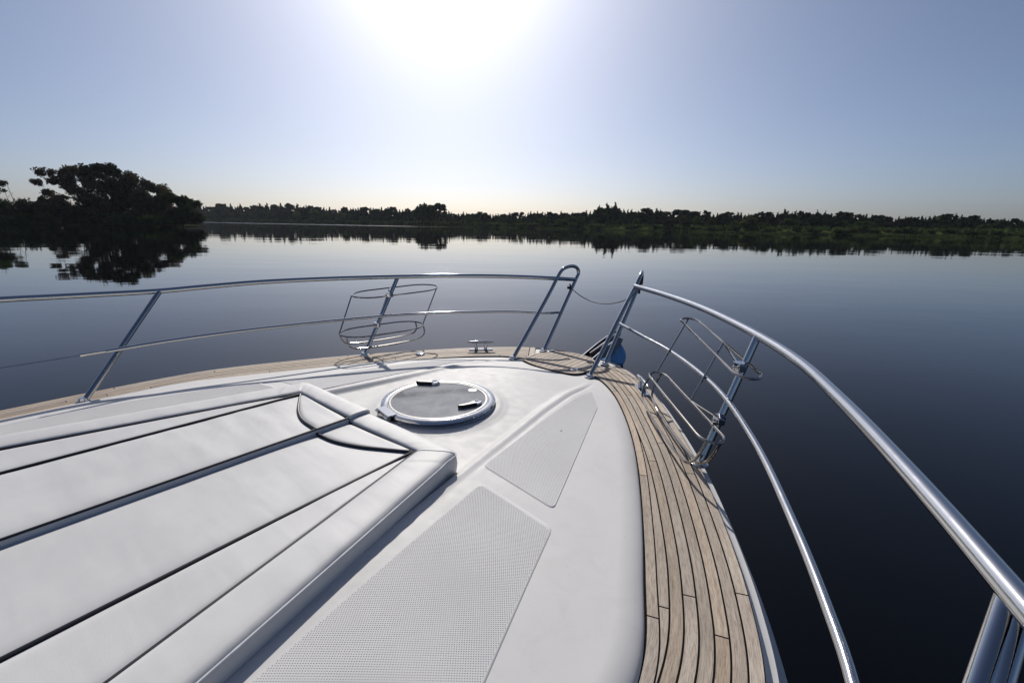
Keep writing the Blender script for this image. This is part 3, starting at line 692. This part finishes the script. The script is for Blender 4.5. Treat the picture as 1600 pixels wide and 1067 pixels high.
# ------------------------------------------------------------------ sun cushions
def cushion(sgn, zt, label, inner_x):
    root = empty('sun_cushion', (sgn*.55, .2, .05)); off = Vector(root.location)
    tag(root, label, 'cushion', 'sun cushions on the coachroof')
    X = lambda x: sgn*x
    YA = -1.6
    fo = lambda t: (inner_x+(.725-inner_x)*t, 1.415+.0*t)
    zb = .045
    # --- border roll: front run then side run, cross-section from the inner line to the outer edge and down
    I_pts = [(inner_x, 1.275), (.30, 1.283), (.562, 1.29), (.60, 1.15), (.72, .72), (.895, .06), (1.09, -.67), (1.335, YA)]
    O_pts = [(inner_x, 1.415), (.30, 1.42), (.70, 1.425), (.775, 1.30), (.915, .72), (1.095, .06), (1.29, -.67), (1.545, YA)]
    O_pts = [(inner_x, 1.415), (.30, 1.418), (.705, 1.42), (.76, 1.28), (.915, .72), (1.095, .06), (1.29, -.67), (1.545, YA)]
    secs = []
    def sec(i, o, k=1.0):
        i, o = np.array(i), np.array(o); d = o-i; prof = [(0, -.012), (.05, .0), (.15, .004), (.32, .006), (.5, .0065), (.72, .006), (.88, .003), (.96, -.003), (1.0, -.012)]
        P = [(*(i+d*t), zt+z) for t, z in prof]
        P += [(*(o+d/np.linalg.norm(d)*.003), zt-.035), (*(o+d/np.linalg.norm(d)*.006), (zt+zb)/2), (*(o+d/np.linalg.norm(d)*.001), zb+.02), (*(o-d/np.linalg.norm(d)*.02), zb)]
        return P
    def lerp(P, n):
        out = []
        for a, b in zip(P[:-1], P[1:]):
            for t in np.linspace(0, 1, n, endpoint=False): out.append(tuple(np.array(a)*(1-t)+np.array(b)*t))
        return out+[P[-1]]
    Fi, Fo = lerp(I_pts[:3], 14), lerp(O_pts[:3], 14)
    Fi[-1] = I_pts[2]
    Fo[-1] = (.700, 1.418)
    Si, So = lerp(I_pts[2:], 14), lerp(O_pts[2:], 14)
    Ii = Fi+[I_pts[2]]*4+Si[1:]; corner = [(.718, 1.412), (.729, 1.398), (.733, 1.380), (.737, 1.362)]
    s1 = [p for p in So if p[1] < 1.33]; i1 = [I for I, p in zip(Si, So) if p[1] < 1.33]
    Ii = Fi+[I_pts[2]]*4+i1; Oo = Fo+corner+s1
    P = []
    for k, (a, b) in enumerate(zip(Ii, Oo)):
        row = sec(a, b)
        wob = .0007*math.sin(k*1.7+sgn)+.0009*math.sin(k*.63)
        P.append([(X(x)-off.x, y-off.y, z+(wob if 1 < j < 8 else 0)-off.z) for j, (x, y, z) in enumerate(row)])
    # closed end at the centre seam
    mb = MB(); mb.grid(P, flip=sgn < 0)
    e0 = P[0]; mb.add(e0, [tuple(range(len(e0)))[::(1 if sgn > 0 else -1)]])
    mb.build('border_roll', VINYL, root, sharp=70)
    # pale seam along the outer top edge
    MB().tube([Vector(r[8])+Vector((X(.0015), .0, .001)) for r in P], .0032, 8).build('edge_seam', SEAM, root)
    # mitre seam at the corner
    ci = len(Fi)+1
    MB().tube([Vector(q)+Vector((0, 0, .0006)) for q in P[ci][1:9]], .0016, 6).build('mitre_seam', SEAM, root)
    # --- inner panels, Coons patches with a soft crown
    rsn = random.Random(int(5+sgn))
    def patch(c0, c1, d0, d1, nu, nv, puff, name, wr=0.0):
        # c0,c1: curves in u at v=0 and v=1; d0,d1: curves in v at u=0 and u=1
        C0, C1, D0, D1 = [spline(c, n_) if len(c) > 2 else np.array([np.array(c[0])*(1-t)+np.array(c[1])*t for t in np.linspace(0, 1, n_)]) for c, n_ in ((c0, nu), (c1, nu), (d0, nv), (d1, nv))]
        rows = []
        for i in range(nu):
            row = []; u = i/(nu-1)
            for j in range(nv):
                v = j/(nv-1)
                p = (1-v)*C0[i]+v*C1[i]+(1-u)*D0[j]+u*D1[j]-((1-u)*(1-v)*C0[0]+u*(1-v)*C0[-1]+(1-u)*v*C1[0]+u*v*C1[-1])
                hgt = (1-abs(2*u-1)**10)*(1-abs(2*v-1)**10)
                w = wr*(noise.noise(Vector((p[0]*2.4, p[1]*7.5, sgn*3.1)))+.5*noise.noise(Vector((p[0]*4+p[1]*2, p[1]*15, sgn))))*hgt*(.35+.65*float(smooth(.3, .8, p[1]))) if wr else 0
                row.append((X(p[0])-off.x, p[1]-off.y, zt-.016+puff*hgt+w-off.z))
            rows.append(row)
        mb = MB(); mb.grid(rows, flip=sgn > 0); return mb.build(name, VINYL, root, sharp=80)
    cur = [(inner_x, 1.085), (.16, 1.098), (.30, 1.145), (.43, 1.215), (.548, 1.285)]
    sx = inner_x
    L2 = [(.548, 1.285), (.575, .60), (.608, -.08), (.672, YA)]
    L1 = [(.562, 1.29), (.72, .72), (.895, .06), (1.335, YA)]
    # main panel
    patch([(sx, YA), (sx, 1.085)], [(L2[3]), (.608, -.08), (.575, .60), (.548, 1.285)], [(sx, YA), L2[3]], cur, 90, 40, .013, 'cushion_panel', .011 if sgn < 0 else .0028)
    # outer strip
    patch([L2[3], (.608, -.08), (.575, .60), (.548, 1.285)], [L1[3], (.895, .06), (.72, .72), (.562, 1.29)], [L2[3], L1[3]], [(.548, 1.285), (.562, 1.29)], 70, 18, .012, 'cushion_panel', .0018)
    # corner panel between curve and front roll
    patch(cur, [(sx, 1.275), (.14, 1.279), (.30, 1.283), (.43, 1.286), (.552, 1.289)], [(sx, 1.085), (sx, 1.275)], [(.548, 1.285), (.552, 1.289)], 40, 16, .012, 'cushion_panel', .002)
    # inner side wall along the centre seam
    mb = MB(); ln = np.linspace(YA, 1.275, 60)
    if sgn < 0:
        w = [[(X(sx)-off.x, y-off.y, zt-.014-off.z), (X(sx-.006)-off.x, y-off.y, zt-.03-off.z), (X(sx-.006)-off.x, y-off.y, zb+.02-off.z), (X(sx)-off.x, y-off.y, zb-off.z)] for y in ln]
    else:
        w = [[(X(sx)-off.x, y-off.y, zt-.014-off.z), (X(sx)-off.x, y-off.y, zb-off.z)] for y in ln]
    mb.grid(w, flip=sgn > 0); mb.build('side_wall', VINYL, root, sharp=80)
    mb = MB(); sk = [(X(x)-off.x, y-off.y, zb+.002-off.z) for x, y in [(sx, YA), (sx, 1.40), (.70, 1.40), (1.52, YA)]]
    mb.add(sk, [(0, 1, 2, 3)]); mb.build('cushion_base', VINYL, root, smooth=False)
    # navy piping in every seam
    def pipe(c, r=.0052, dz=-.010):
        C = spline(c, 70) if len(c) > 2 else np.linspace(np.array(c[0]), np.array(c[1]), 30)
        MB().tube([(X(x)-off.x, y-off.y, zt+dz-off.z) for x, y in C], r, 8).build('piping', PIPING, root)
    pipe(cur, .0070, -.008); pipe(L2, .0068, -.008); pipe(L1, .0075, -.008)
    pipe([(sx, 1.276), (.30, 1.284), (.562, 1.291)]); 
    if sgn < 0: pipe([(sx, YA), (sx, 1.275)], .0055, -.009)
    return root
cushion(1, .172, 'white vinyl sun cushion nearest the dotted tread panels, slightly lower than the other', .008)
cushion(-1, .196, 'white vinyl sun cushion on the port side, beyond the centre seam', -.004)

# ------------------------------------------------------------------ water
WATER = m_water()
mb = MB(); S = 9000
mb.add([(-S, -S, 0), (S, -S, 0), (S, S, 0), (-S, S, 0)], [(0, 1, 2, 3)])
o = mb.build('water', WATER, smooth=False, loc=(0, 0, WATER_Z)); tag(o, 'calm dark lake water reflecting the sky and trees', kind='structure')

# ------------------------------------------------------------------ shores
PXF = 711.0/math.cos(pitch)           # pixels per unit bearing at the horizon
PXV = 711.0/math.cos(pitch)**2        # pixels per unit slope at the horizon
def ground_pt(x, D, z=WATER_Z):
    """a point D metres ahead of the camera heading, on bearing atan((x-800)/711)"""
    return cam_pos*1.0 + CF*D + CR*((x-800)/PXF*D) + Vector((0, 0, z-cam_pos.z))
SHX = [-700, -300, 0, 200, 320, 420, 600, 750, 1000, 1200, 1400, 1600, 1900, 2400, 3200]
SHD = [455, 500, 520, 510, 495, 457, 358, 320, 247, 202, 183, 160, 136, 112, 85]
def shore_D(x): return float(np.interp(x, SHX, SHD))
LAND = m_ground('shore_soil', (0.012, 0.016, 0.007), (0.03, 0.037, 0.014), .3)
MEADOW = m_ground('meadow_grass', (0.03, 0.045, 0.014), (0.06, 0.078, 0.024), .5)
rows = []
for x in np.arange(-700, 3201, 25):
    D = shore_D(x)+2.0*math.sin(x*.05)+1.2*math.sin(x*.171)
    rows.append([ground_pt(x, D+a, WATER_Z+z)[:] for a, z in ((-1.0, -.4), (0, .05), (2, .45), (12, .8), (40, 1.4), (120, 2.5), (700, 4))])
o = MB().grid(rows, flip=True).build('shore_land', LAND); tag(o, 'low wooded land along the far shore', kind='structure')

LEAF_DK = m_leaf('conifer_foliage', (0.012, 0.020, 0.011), (0.035, 0.052, 0.026), .25)
LEAF_MD = m_leaf('broadleaf_foliage', (0.022, 0.038, 0.012), (0.06, 0.085, 0.028), .3)
LEAF_LT = m_leaf('willow_foliage', (0.034, 0.048, 0.016), (0.075, 0.092, 0.034), .35)
LEAF_RD = m_leaf('copper_foliage', (0.03, 0.024, 0.015), (0.085, 0.066, 0.042), .45)
BARK = m_ground('bark', (0.03, 0.025, 0.02), (0.07, 0.06, 0.05), 3.0)

def leaf_arrays(lobes, n, size, rng, shell=.55):
    lob = np.array(lobes, float); wgt = (lob[:, 3]*lob[:, 4]*lob[:, 5])**(2/3); wgt /= wgt.sum()
    li = rng.choice(len(lob), n, p=wgt); d = rng.normal(size=(n, 3)); d /= np.linalg.norm(d, axis=1)[:, None]
    r = shell+(1-shell)*rng.rand(n)**.6; r *= 1+.16*rng.randn(n)*(rng.rand(n) < .25)
    c = lob[li, :3]+d*r[:, None]*lob[li, 3:6]
    nr = d*.5+rng.normal(size=(n, 3))*.7; nr /= np.linalg.norm(nr, axis=1)[:, None]
    a = np.cross(nr, rng.normal(size=(n, 3))); a /= np.linalg.norm(a, axis=1)[:, None]; b = np.cross(nr, a)
    s = size*(.55+.9*rng.rand(n))[:, None]
    k = rng.rand(n, 4, 1)*.6+.7
    V = np.stack([c-a*s*k[:, 0], c-b*s*.6*k[:, 1], c+a*s*k[:, 2], c+b*s*.6*k[:, 3]], 1).reshape(-1, 3)
    Fq = (np.arange(n)*4)[:, None]+np.arange(4); return V, Fq
def mesh_np(name, V, Fq, mats, trunk=None):
    me = bpy.data.meshes.new(name); vs = V.tolist(); fs = Fq.tolist(); mi = [0]*len(fs)
    if trunk is not None:
        b = len(vs); vs += [list(v) for v in trunk.v]; fs += [[i+b for i in f] for f in trunk.f]; mi += [1]*len(trunk.f)
    me.from_pydata(vs, [], fs)
    for m in mats: me.materials.append(m)
    me.polygons.foreach_set('material_index', mi); me.update(); return me

# far-tree prototypes, unit height 1
def proto(kind, seed):
    rng = np.random.RandomState(seed); L_ = []; tr = MB()
    if kind == 'conifer':
        h = 0.28
        for k in range(9):
            t = k/8; rad = .17*(1-t)**.8+.02
            for q in range(3 if t < .8 else 1):
                a = rng.rand()*6.28; L_.append((math.cos(a)*rad*.5, math.sin(a)*rad*.5, h+t*.70, rad*.8, rad*.8, .075))
        tr.tube([(0, 0, -.02), (0, 0, .9)], [.016, .004], 6); n, sz = 620, .055
    elif kind == 'pine':
        for k in range(10):
            a = rng.rand()*6.28; r_ = rng.rand()**.5*.17; z = .45+.47*rng.rand(); L_.append((math.cos(a)*r_, math.sin(a)*r_, z, .10+.05*rng.rand(), .10+.05*rng.rand(), .06+.04*rng.rand()))
        L_.append((0, 0, .93, .07, .07, .07)); tr.tube([(0, 0, -.02), (0.01, 0, .9)], [.018, .005], 6); n, sz = 620, .055
    elif kind == 'broad':
        for k in range(12):
            a = rng.rand()*6.28; r_ = rng.rand()**.5*.25; z = .32+.50*rng.rand()*(1-r_); L_.append((math.cos(a)*r_, math.sin(a)*r_, z, .13+.08*rng.rand(), .13+.08*rng.rand(), .10+.07*rng.rand()))
        tr.tube([(0, 0, -.02), (0, 0, .6)], [.025, .01], 6); n, sz = 800, .060
    elif kind == 'poplar':
        for k in range(16):
            t = rng.rand(); a = rng.rand()*6.28; L_.append((math.cos(a)*.05, math.sin(a)*.05, .15+.78*t, .075*(1.15-t)+.02, .075*(1.15-t)+.02, .10))
        tr.tube([(0, 0, -.02), (0, 0, .8)], [.014, .004], 6); n, sz = 500, .040
    else:
        for k in range(10):
            a = rng.rand()*6.28; r_ = rng.rand()**.5*.5; L_.append((math.cos(a)*r_, math.sin(a)*r_, .35+.3*rng.rand()-.2*r_, .28+.15*rng.rand(), .28+.15*rng.rand(), .26+.12*rng.rand()))
        tr.tube([(0, 0, -.05), (0, 0, .4)], [.04, .02], 6); n, sz = 520, .14
    V, Fq = leaf_arrays(L_, n, sz, rng, .2); return V, Fq, tr
PROTO = {}
for kind, lm in (('conifer', LEAF_DK), ('pine', LEAF_DK), ('broad', LEAF_MD), ('poplar', LEAF_DK), ('bush', LEAF_MD), ('willow', LEAF_LT), ('reedbush', LEAF_LT)):
    PROTO[kind] = []
    for s in range(4):
        V, Fq, tr = proto({'willow': 'broad', 'reedbush': 'bush'}.get(kind, kind), 100+s*7+len(kind)); PROTO[kind].append(mesh_np(kind, V, Fq, [lm, BARK], tr))
def far_tree(name, kind, x, D, h, w, label, cat, group):
    o = bpy.data.objects.new(name, random.choice(PROTO[kind])); link(o)
    o.location = ground_pt(x, D, WATER_Z+.5+min(2.0, max(0, D-shore_D(x))*.022)); o.scale = (w, w, h); o.rotation_euler.z = random.uniform(0, 6.28)
    return tag(o, label, cat, group)
HORIZ = lambda x: 350+.0148*(x-800)
SKX = [250, 320, 400, 480, 530, 600, 640, 720, 800, 870, 910, 930, 985, 1010, 1060, 1110, 1150, 1190, 1220, 1300, 1350, 1390, 1450, 1500, 1540, 1600, 1750, 2000]
SKY = [320, 320, 319, 319, 325, 323, 326, 332, 332, 331, 328, 328, 329, 325, 330, 330, 334, 333, 329, 332, 335, 340, 337, 335, 342, 343, 346, 350]
def sky_h(x, D): return (HORIZ(x)-float(np.interp(x, SKX, SKY)))/PXV*D+2.6-1.2
def zone(x):
    for lim, z in ((500, 'left of the port fender basket'), (700, 'above the port fender basket'), (870, 'above the port mooring cleat'), (1010, 'above the gap between the pulpit arches'), (1260, 'above the starboard fender basket')):
        if x < lim: return z
    return 'towards the right edge beyond the starboard rail'
# skyline trees
x = 255.0
while x < 1900:
    D = shore_D(x)+random.uniform(34, 50); h = sky_h(x, D)*random.uniform(.80, 1.05); kind = random.choice(['conifer', 'conifer', 'conifer', 'pine', 'broad'])
    far_tree('conifer_tree' if kind != 'broad' else 'broadleaf_tree', kind if kind != 'broad' else 'pine', x, D, h, h*random.uniform(.75, 1.1)*(1.0 if kind != 'broad' else 1.3), ('dark conifer' if kind == 'conifer' else 'dark rounded tree')+' in the far tree line, '+zone(x), 'tree', 'skyline trees on the far shore '+zone(x))
    x += random.uniform(.36, .66)*h*.42/D*PXF
# second rank
x = 255.0
while x < 1800:
    D = shore_D(x)+random.uniform(18, 30); h = sky_h(x, D)*random.uniform(.50, .85)
    far_tree('mid_height_tree', random.choice(['broad', 'pine', 'broad', 'conifer']), x, D, h, h*random.uniform(.9, 1.3), 'shorter tree before the far tree line, '+zone(x), 'tree', 'shorter trees before the far tree line '+zone(x))
    x += random.uniform(.5, 1.3)*h*.5/D*PXF
# shoreline shrubs
x = 255.0
while x < 1750:
    D = shore_D(x)+random.uniform(2, 9); h = random.uniform(1.3, 3.6)*(1 if x < 900 else .85)
    kind = random.choice(['bush', 'bush', 'reedbush']) if x < 850 else random.choice(['bush', 'reedbush', 'reedbush'])
    far_tree('shrub', kind, x, D, h, h*random.uniform(.9, 1.4), ('low dark' if kind == 'bush' else 'low pale green')+' shrub at the far waterline, '+zone(x), 'shrub', 'shrubs along the far waterline '+zone(x))
    x += random.uniform(.6, 1.8)*h/D*PXF
# landmarks on the far shore
for k, (x, ht) in enumerate([(652, 319), (657, 316), (662, 314), (668, 315), (674, 317), (682, 318), (690, 320)]):
    D = 340; far_tree('poplar_tree', 'pine' if k > 4 else 'broad', x, D, (HORIZ(x)-ht)/PXV*D+2.4, (11 if k > 4 else 14), 'tall dark tree in the tight clump standing out left of the far shore middle', 'tree', 'tall clump left of the bow rail')
for k, (x, ht) in enumerate([(932, 322), (938, 318), (944, 316), (950, 317), (957, 317), (963, 321)]):
    D = 292; far_tree('poplar_tree', 'broad' if k % 2 else 'conifer', x, D, (HORIZ(x)-ht)/PXV*D+1.6, 12, 'tall pointed tree in the clump above the tree line between pulpit arches', 'tree', 'tall clump above the bow gap')
for x, ht, D, w in [(845, 343, 288, 5.5), (878, 341, 280, 7.0), (905, 343, 280, 5), (1042, 340, 246, 8), (1070, 344, 240, 6), (720, 343, 336, 6), (1345, 350, 196, 6)]:
    far_tree('round_tree', 'broad', x, D, (HORIZ(x)-ht)/PXV*D+2.4, w*1.3, 'small round dark tree standing at the water edge of the far shore', 'tree', 'round trees at the far water edge')
far_tree('willow_tree', 'willow', 1165, shore_D(1165)+10, (HORIZ(1165)-334)/PXV*215+2.4, 11, 'pale green tree in front of the dark tree line, right of the starboard pulpit arch', 'tree', None)
# a dark mass of woodland behind, and the grass and reeds at the waterline
def mass(name, x0, x1, d0, d1, z0, h, n, size, m, label, seed):
    rng = np.random.RandomState(seed); X = rng.uniform(x0, x1, n); C = np.zeros((n, 3))
    for i in range(n):
        D = shore_D(X[i])+rng.uniform(d0, d1); hh = h if not callable(h) else h(X[i], D); p = ground_pt(X[i], D, WATER_Z+z0+hh*rng.rand()**1.0); C[i] = p[:]
    nr = rng.normal(size=(n, 3)); nr[:, 2] *= .5; nr /= np.linalg.norm(nr, axis=1)[:, None]; a = np.cross(nr, rng.normal(size=(n, 3))); a /= np.linalg.norm(a, axis=1)[:, None]; b = np.cross(nr, a)
    s = size*(.6+.8*rng.rand(n))[:, None]
    V = np.stack([C-a*s, C-b*s*.7, C+a*s, C+b*s*.7], 1).reshape(-1, 3); Fq = (np.arange(n)*4)[:, None]+np.arange(4)
    o = bpy.data.objects.new(name, mesh_np(name, V, Fq, [m])); link(o); return tag(o, label, kind='stuff')
mass('woodland', 240, 1900, 46, 70, 1.0, lambda x, D: max(2, sky_h(x, D)*(.60+.16*math.sin(x*.13)+.08*math.sin(x*.41))), 46000, 1.8, LEAF_DK, 'dark woodland behind the far shore tree line', 3)
mass('undergrowth', 240, 1800, 10, 34, .6, lambda x, D: 2.6, 16000, .8, LEAF_MD, 'undergrowth between the shrubs and the tree line', 4)
mass('reed_bed', 240, 1800, 0, 5, .0, lambda x, D: .9, 9000, .35, LEAF_MD, 'reeds and grass along the far waterline', 5)
rows = []
for x in np.arange(900, 1500, 15):
    D = shore_D(x); rows.append([ground_pt(x, D+a, WATER_Z+z+.10*math.sin(x*.3+a))[:] for a, z in ((3.5, .7), (8, 1.7), (16, 2.2), (24, 1.6))])
o = MB().grid(rows, flip=True).build('meadow', MEADOW); tag(o, 'sunlit grass bank on the far shore', kind='structure')

# ------------------------------------------------------------------ island with big trees at left
rows = []
IX = np.linspace(-260, 314, 40)
for x in IX:
    e = min(1, (314-x)/40); D0 = float(np.interp(x, [-260, 0, 150, 314], [138, 150, 156, 160]))
    rows.append([ground_pt(x, D0+a, WATER_Z+z*e-.05)[:] for a, z in ((-1, -.3), (0, .1), (2, .5), (8, .9), (20, .9), (26, .1), (27, -.3))])
o = MB().grid(rows, flip=True).build('island', LAND); tag(o, 'dark wooded island at left', kind='structure')
def big_tree(name, x, D, lobes_px, n, size, m, label, limbs, seed, shell=.35):
    """lobes_px: (x, y, half-width, half-height) as seen from the deck, turned into metres at distance D"""
    rng = np.random.RandomState(seed); base = ground_pt(x, D, WATER_Z+.6); root = empty(name, base); s = D/PXF; sv_ = D/PXV
    def loc(px, py, dd=0.0): return (CR*((px-x)*s)+CF*dd+Vector((0, 0, (HORIZ(px)-py)*sv_+cam_pos.z-(WATER_Z+.6))))
    L_ = []
    for px, py, rw, rh in lobes_px:
        p = loc(px, py, rng.uniform(-1.5, 1.5)*s*8); L_.append((p.x, p.y, p.z, rw*s, rw*s, rh*sv_))
    sub = []
    for a, b, c_, d, e, f in L_:
        for q in range(7):
            v = rng.normal(size=3); v /= np.linalg.norm(v); k = rng.uniform(.25, .95); m2 = rng.uniform(.34, .68); sub.append((a+v[0]*d*k, b+v[1]*e*k, c_+v[2]*f*k, d*m2, e*m2, f*m2))
    L_ = sub+[(a, b, c_, d*.8, e*.8, f*.8) for a, b, c_, d, e, f in L_ for _ in range(2)]; V, Fq = leaf_arrays(L_, int(n*2.3), size*.95, rng, shell*.6); c = bpy.data.objects.new('crown', mesh_np('crown', V, Fq, [m])); link(c, root)
    tr = MB()
    for pts in limbs:
        P = [loc(px, py, rng.uniform(-.5, .5)) if py is not None else Vector((0, 0, -.6)) for px, py in pts]; r0 = .32 if len(pts) > 2 else .18
        tr.tube(spline([tuple(p) for p in P], 14), list(np.linspace(r0, .05, 14)), 7)
    tr.build('trunk', BARK, root); return tag(root, label, 'tree', 'trees on the island')
lrs = random.Random(3)
lean = []
for lx in range(84, 158, 9):
    top = 263+max(0, 96-lx)*.35+max(0, lx-140)*.2
    for ly in range(int(top+7), 332, 11):
        if lx < 92 and ly > 300 and ly < 318: continue
        gap = 108 < lx < 136 and 292 < ly < 318
        if lrs.random() < (.30 if gap else .9): lean.append((lx+lrs.uniform(-4, 4), ly+lrs.uniform(-4, 4), lrs.uniform(7, 11), lrs.uniform(6, 9)))
big_tree('leaning_tree', 132, 163, lean, 6500, .36, LEAF_RD, 'open leaning tree with sky showing through its branches on the island',
         [[(132, None), (133, 335), (122, 312), (104, 290), (86, 274)], [(133, 335), (128, 308), (118, 285), (112, 268)], [(134, 330), (142, 300), (150, 275)], [(122, 312), (104, 306), (92, 300)]], 11, .25)
big_tree('tall_tree', 178, 168, [(148, 272, 16, 11), (160, 266, 13, 8), (172, 264, 12, 7), (184, 267, 14, 9), (196, 274, 13, 9), (172, 290, 22, 18), (196, 288, 18, 16), (160, 312, 22, 20), (190, 315, 26, 24), (150, 330, 18, 16), (178, 335, 30, 16)], 7500, .42, LEAF_DK, 'tallest dense dark tree at the middle of the island', [[(178, None), (178, 330), (176, 300), (174, 272)], [(178, 325), (160, 295), (154, 280)], [(178, 320), (194, 300), (200, 285)]], 12)
big_tree('sloping_tree', 232, 166, [(206, 279, 14, 10), (218, 284, 13, 10), (230, 290, 13, 10), (242, 295, 13, 10), (254, 301, 13, 10), (264, 306, 10, 8), (222, 312, 20, 18), (246, 320, 20, 18), (262, 312, 12, 11), (230, 335, 30, 16)], 6200, .40, LEAF_RD, 'reddish dark tree sloping down to the right of the tallest island tree', [[(232, None), (232, 330), (228, 305), (224, 288)], [(232, 325), (250, 308)]], 13)
big_tree('water_edge_willow', 282, 160, [(270, 310, 12, 10), (282, 315, 12, 11), (293, 319, 11, 11), (302, 330, 9, 12), (278, 335, 18, 14), (296, 342, 14, 10), (306, 342, 6, 9)], 4600, .36, LEAF_MD, 'green bushy tree at the right tip of the island, reaching down to the water', [[(282, None), (282, 335), (280, 315)]], 14)
big_tree('edge_tree', -4, 158, [(2, 287, 9, 6), (6, 300, 10, 7), (-6, 296, 14, 14), (8, 318, 14, 10), (-10, 320, 20, 18), (-20, 285, 14, 12)], 3200, .36, LEAF_MD, 'leafy tree at the far left edge of the view, left of the dead stems', [[(-4, None), (-4, 325), (0, 300), (2, 285)]], 15)
THICK = ['broad low thicket at the foot of the dead stems on the island', 'round bush just right of the dead stems on the island', 'small high bush midway between dead stems and leaning tree',
         'bush touching the left side of the leaning tree', 'dark bush under the crown of the leaning tree', 'low bush at the foot of the leaning tree trunk', 'flat thicket at the water below the bushes right of the dead stems',
         'low bush at the water in front of the tallest island tree', 'low bush at the water in front of the sloping tree', 'low bush between the sloping tree and the green tree at the island tip', 'wide dark bush filling the foot of the tallest island tree', 'dark bush between the leaning tree and the tallest island tree']
for k, (x, y, rw, rh) in enumerate([(14, 330, 22, 12), (45, 322, 20, 16), (62, 318, 13, 13), (80, 326, 18, 16), (105, 330, 20, 15), (125, 338, 16, 10), (34, 338, 24, 9), (150, 342, 18, 9), (215, 345, 22, 8), (255, 343, 20, 9), (190, 341, 26, 11), (170, 343, 20, 10)]):
    big_tree('thicket', x, 157+k % 3*2, [(x, y, rw*.8, rh*.8), (x-rw*.5, y+5, rw*.6, rh*.7), (x+rw*.5, y+4, rw*.6, rh*.7), (x, 344, rw, 8)], 1700, .38, LEAF_DK if k % 3 else LEAF_MD, THICK[k], [[(x, None), (x, y)]], 30+k)['group'] = 'thickets on the island bank'
# two bare dead stems
for k, (x0, y0, x1, y1) in enumerate([(27, 325, 19, 281), (18, 325, 14, 296)]):
    D = 160; s = D/PXF; sv_ = D/PXV; base = ground_pt(x0, D, WATER_Z+1.0); f = lambda px, py: CR*((px-x0)*s)+Vector((0, 0, (HORIZ(px)-py)*sv_+cam_pos.z-(WATER_Z+1.0)))
    mb = MB(); mb.tube([(0, 0, -.5), f(x0, y0), f((x0+x1)/2, (y0+y1)/2), f(x1, y1)], [.11, .09, .07, .03], 6)
    mb.tube([f((x0+x1)/2+1, (y0+y1)/2), f(x1-4 if k == 0 else x1+7, (y0+y1)/2-6)], .04, 5)
    mb.tube([f((x0+x1)/2, (y0*1.2+y1*.8)/2), f(x1+8 if k == 0 else x1-4, (y0+y1)/2-2)], .03, 5)
    o = mb.build('bare_tree', BARK, loc=base[:]); tag(o, ['taller bare dead stem leaning left above the island bushes', 'shorter bare dead stem left of the taller one on the island'][k], 'tree', 'dead stems on the island')

# ------------------------------------------------------------------ air
hm = bpy.data.materials.new('haze_air'); hm.use_nodes = True
hn, hl = hm.node_tree.nodes, hm.node_tree.links
for n in list(hn):
    if n.type != 'OUTPUT_MATERIAL': hn.remove(n)
pv = hn.new('ShaderNodeVolumePrincipled'); pv.inputs['Color'].default_value = (0.80, 0.88, 1.0, 1); pv.inputs['Density'].default_value = 0.00006; pv.inputs['Anisotropy'].default_value = 0.3
hl.new(pv.outputs[0], [n for n in hn if n.type == 'OUTPUT_MATERIAL'][0].inputs['Volume'])
mb = MB(); mb.prism([(-9300, -9300), (9300, -9300), (9300, 9300), (-9300, 9300)], WATER_Z-1.6, 40)
o = mb.build('haze', hm, smooth=False); tag(o, 'thin morning haze over the lake', kind='stuff')
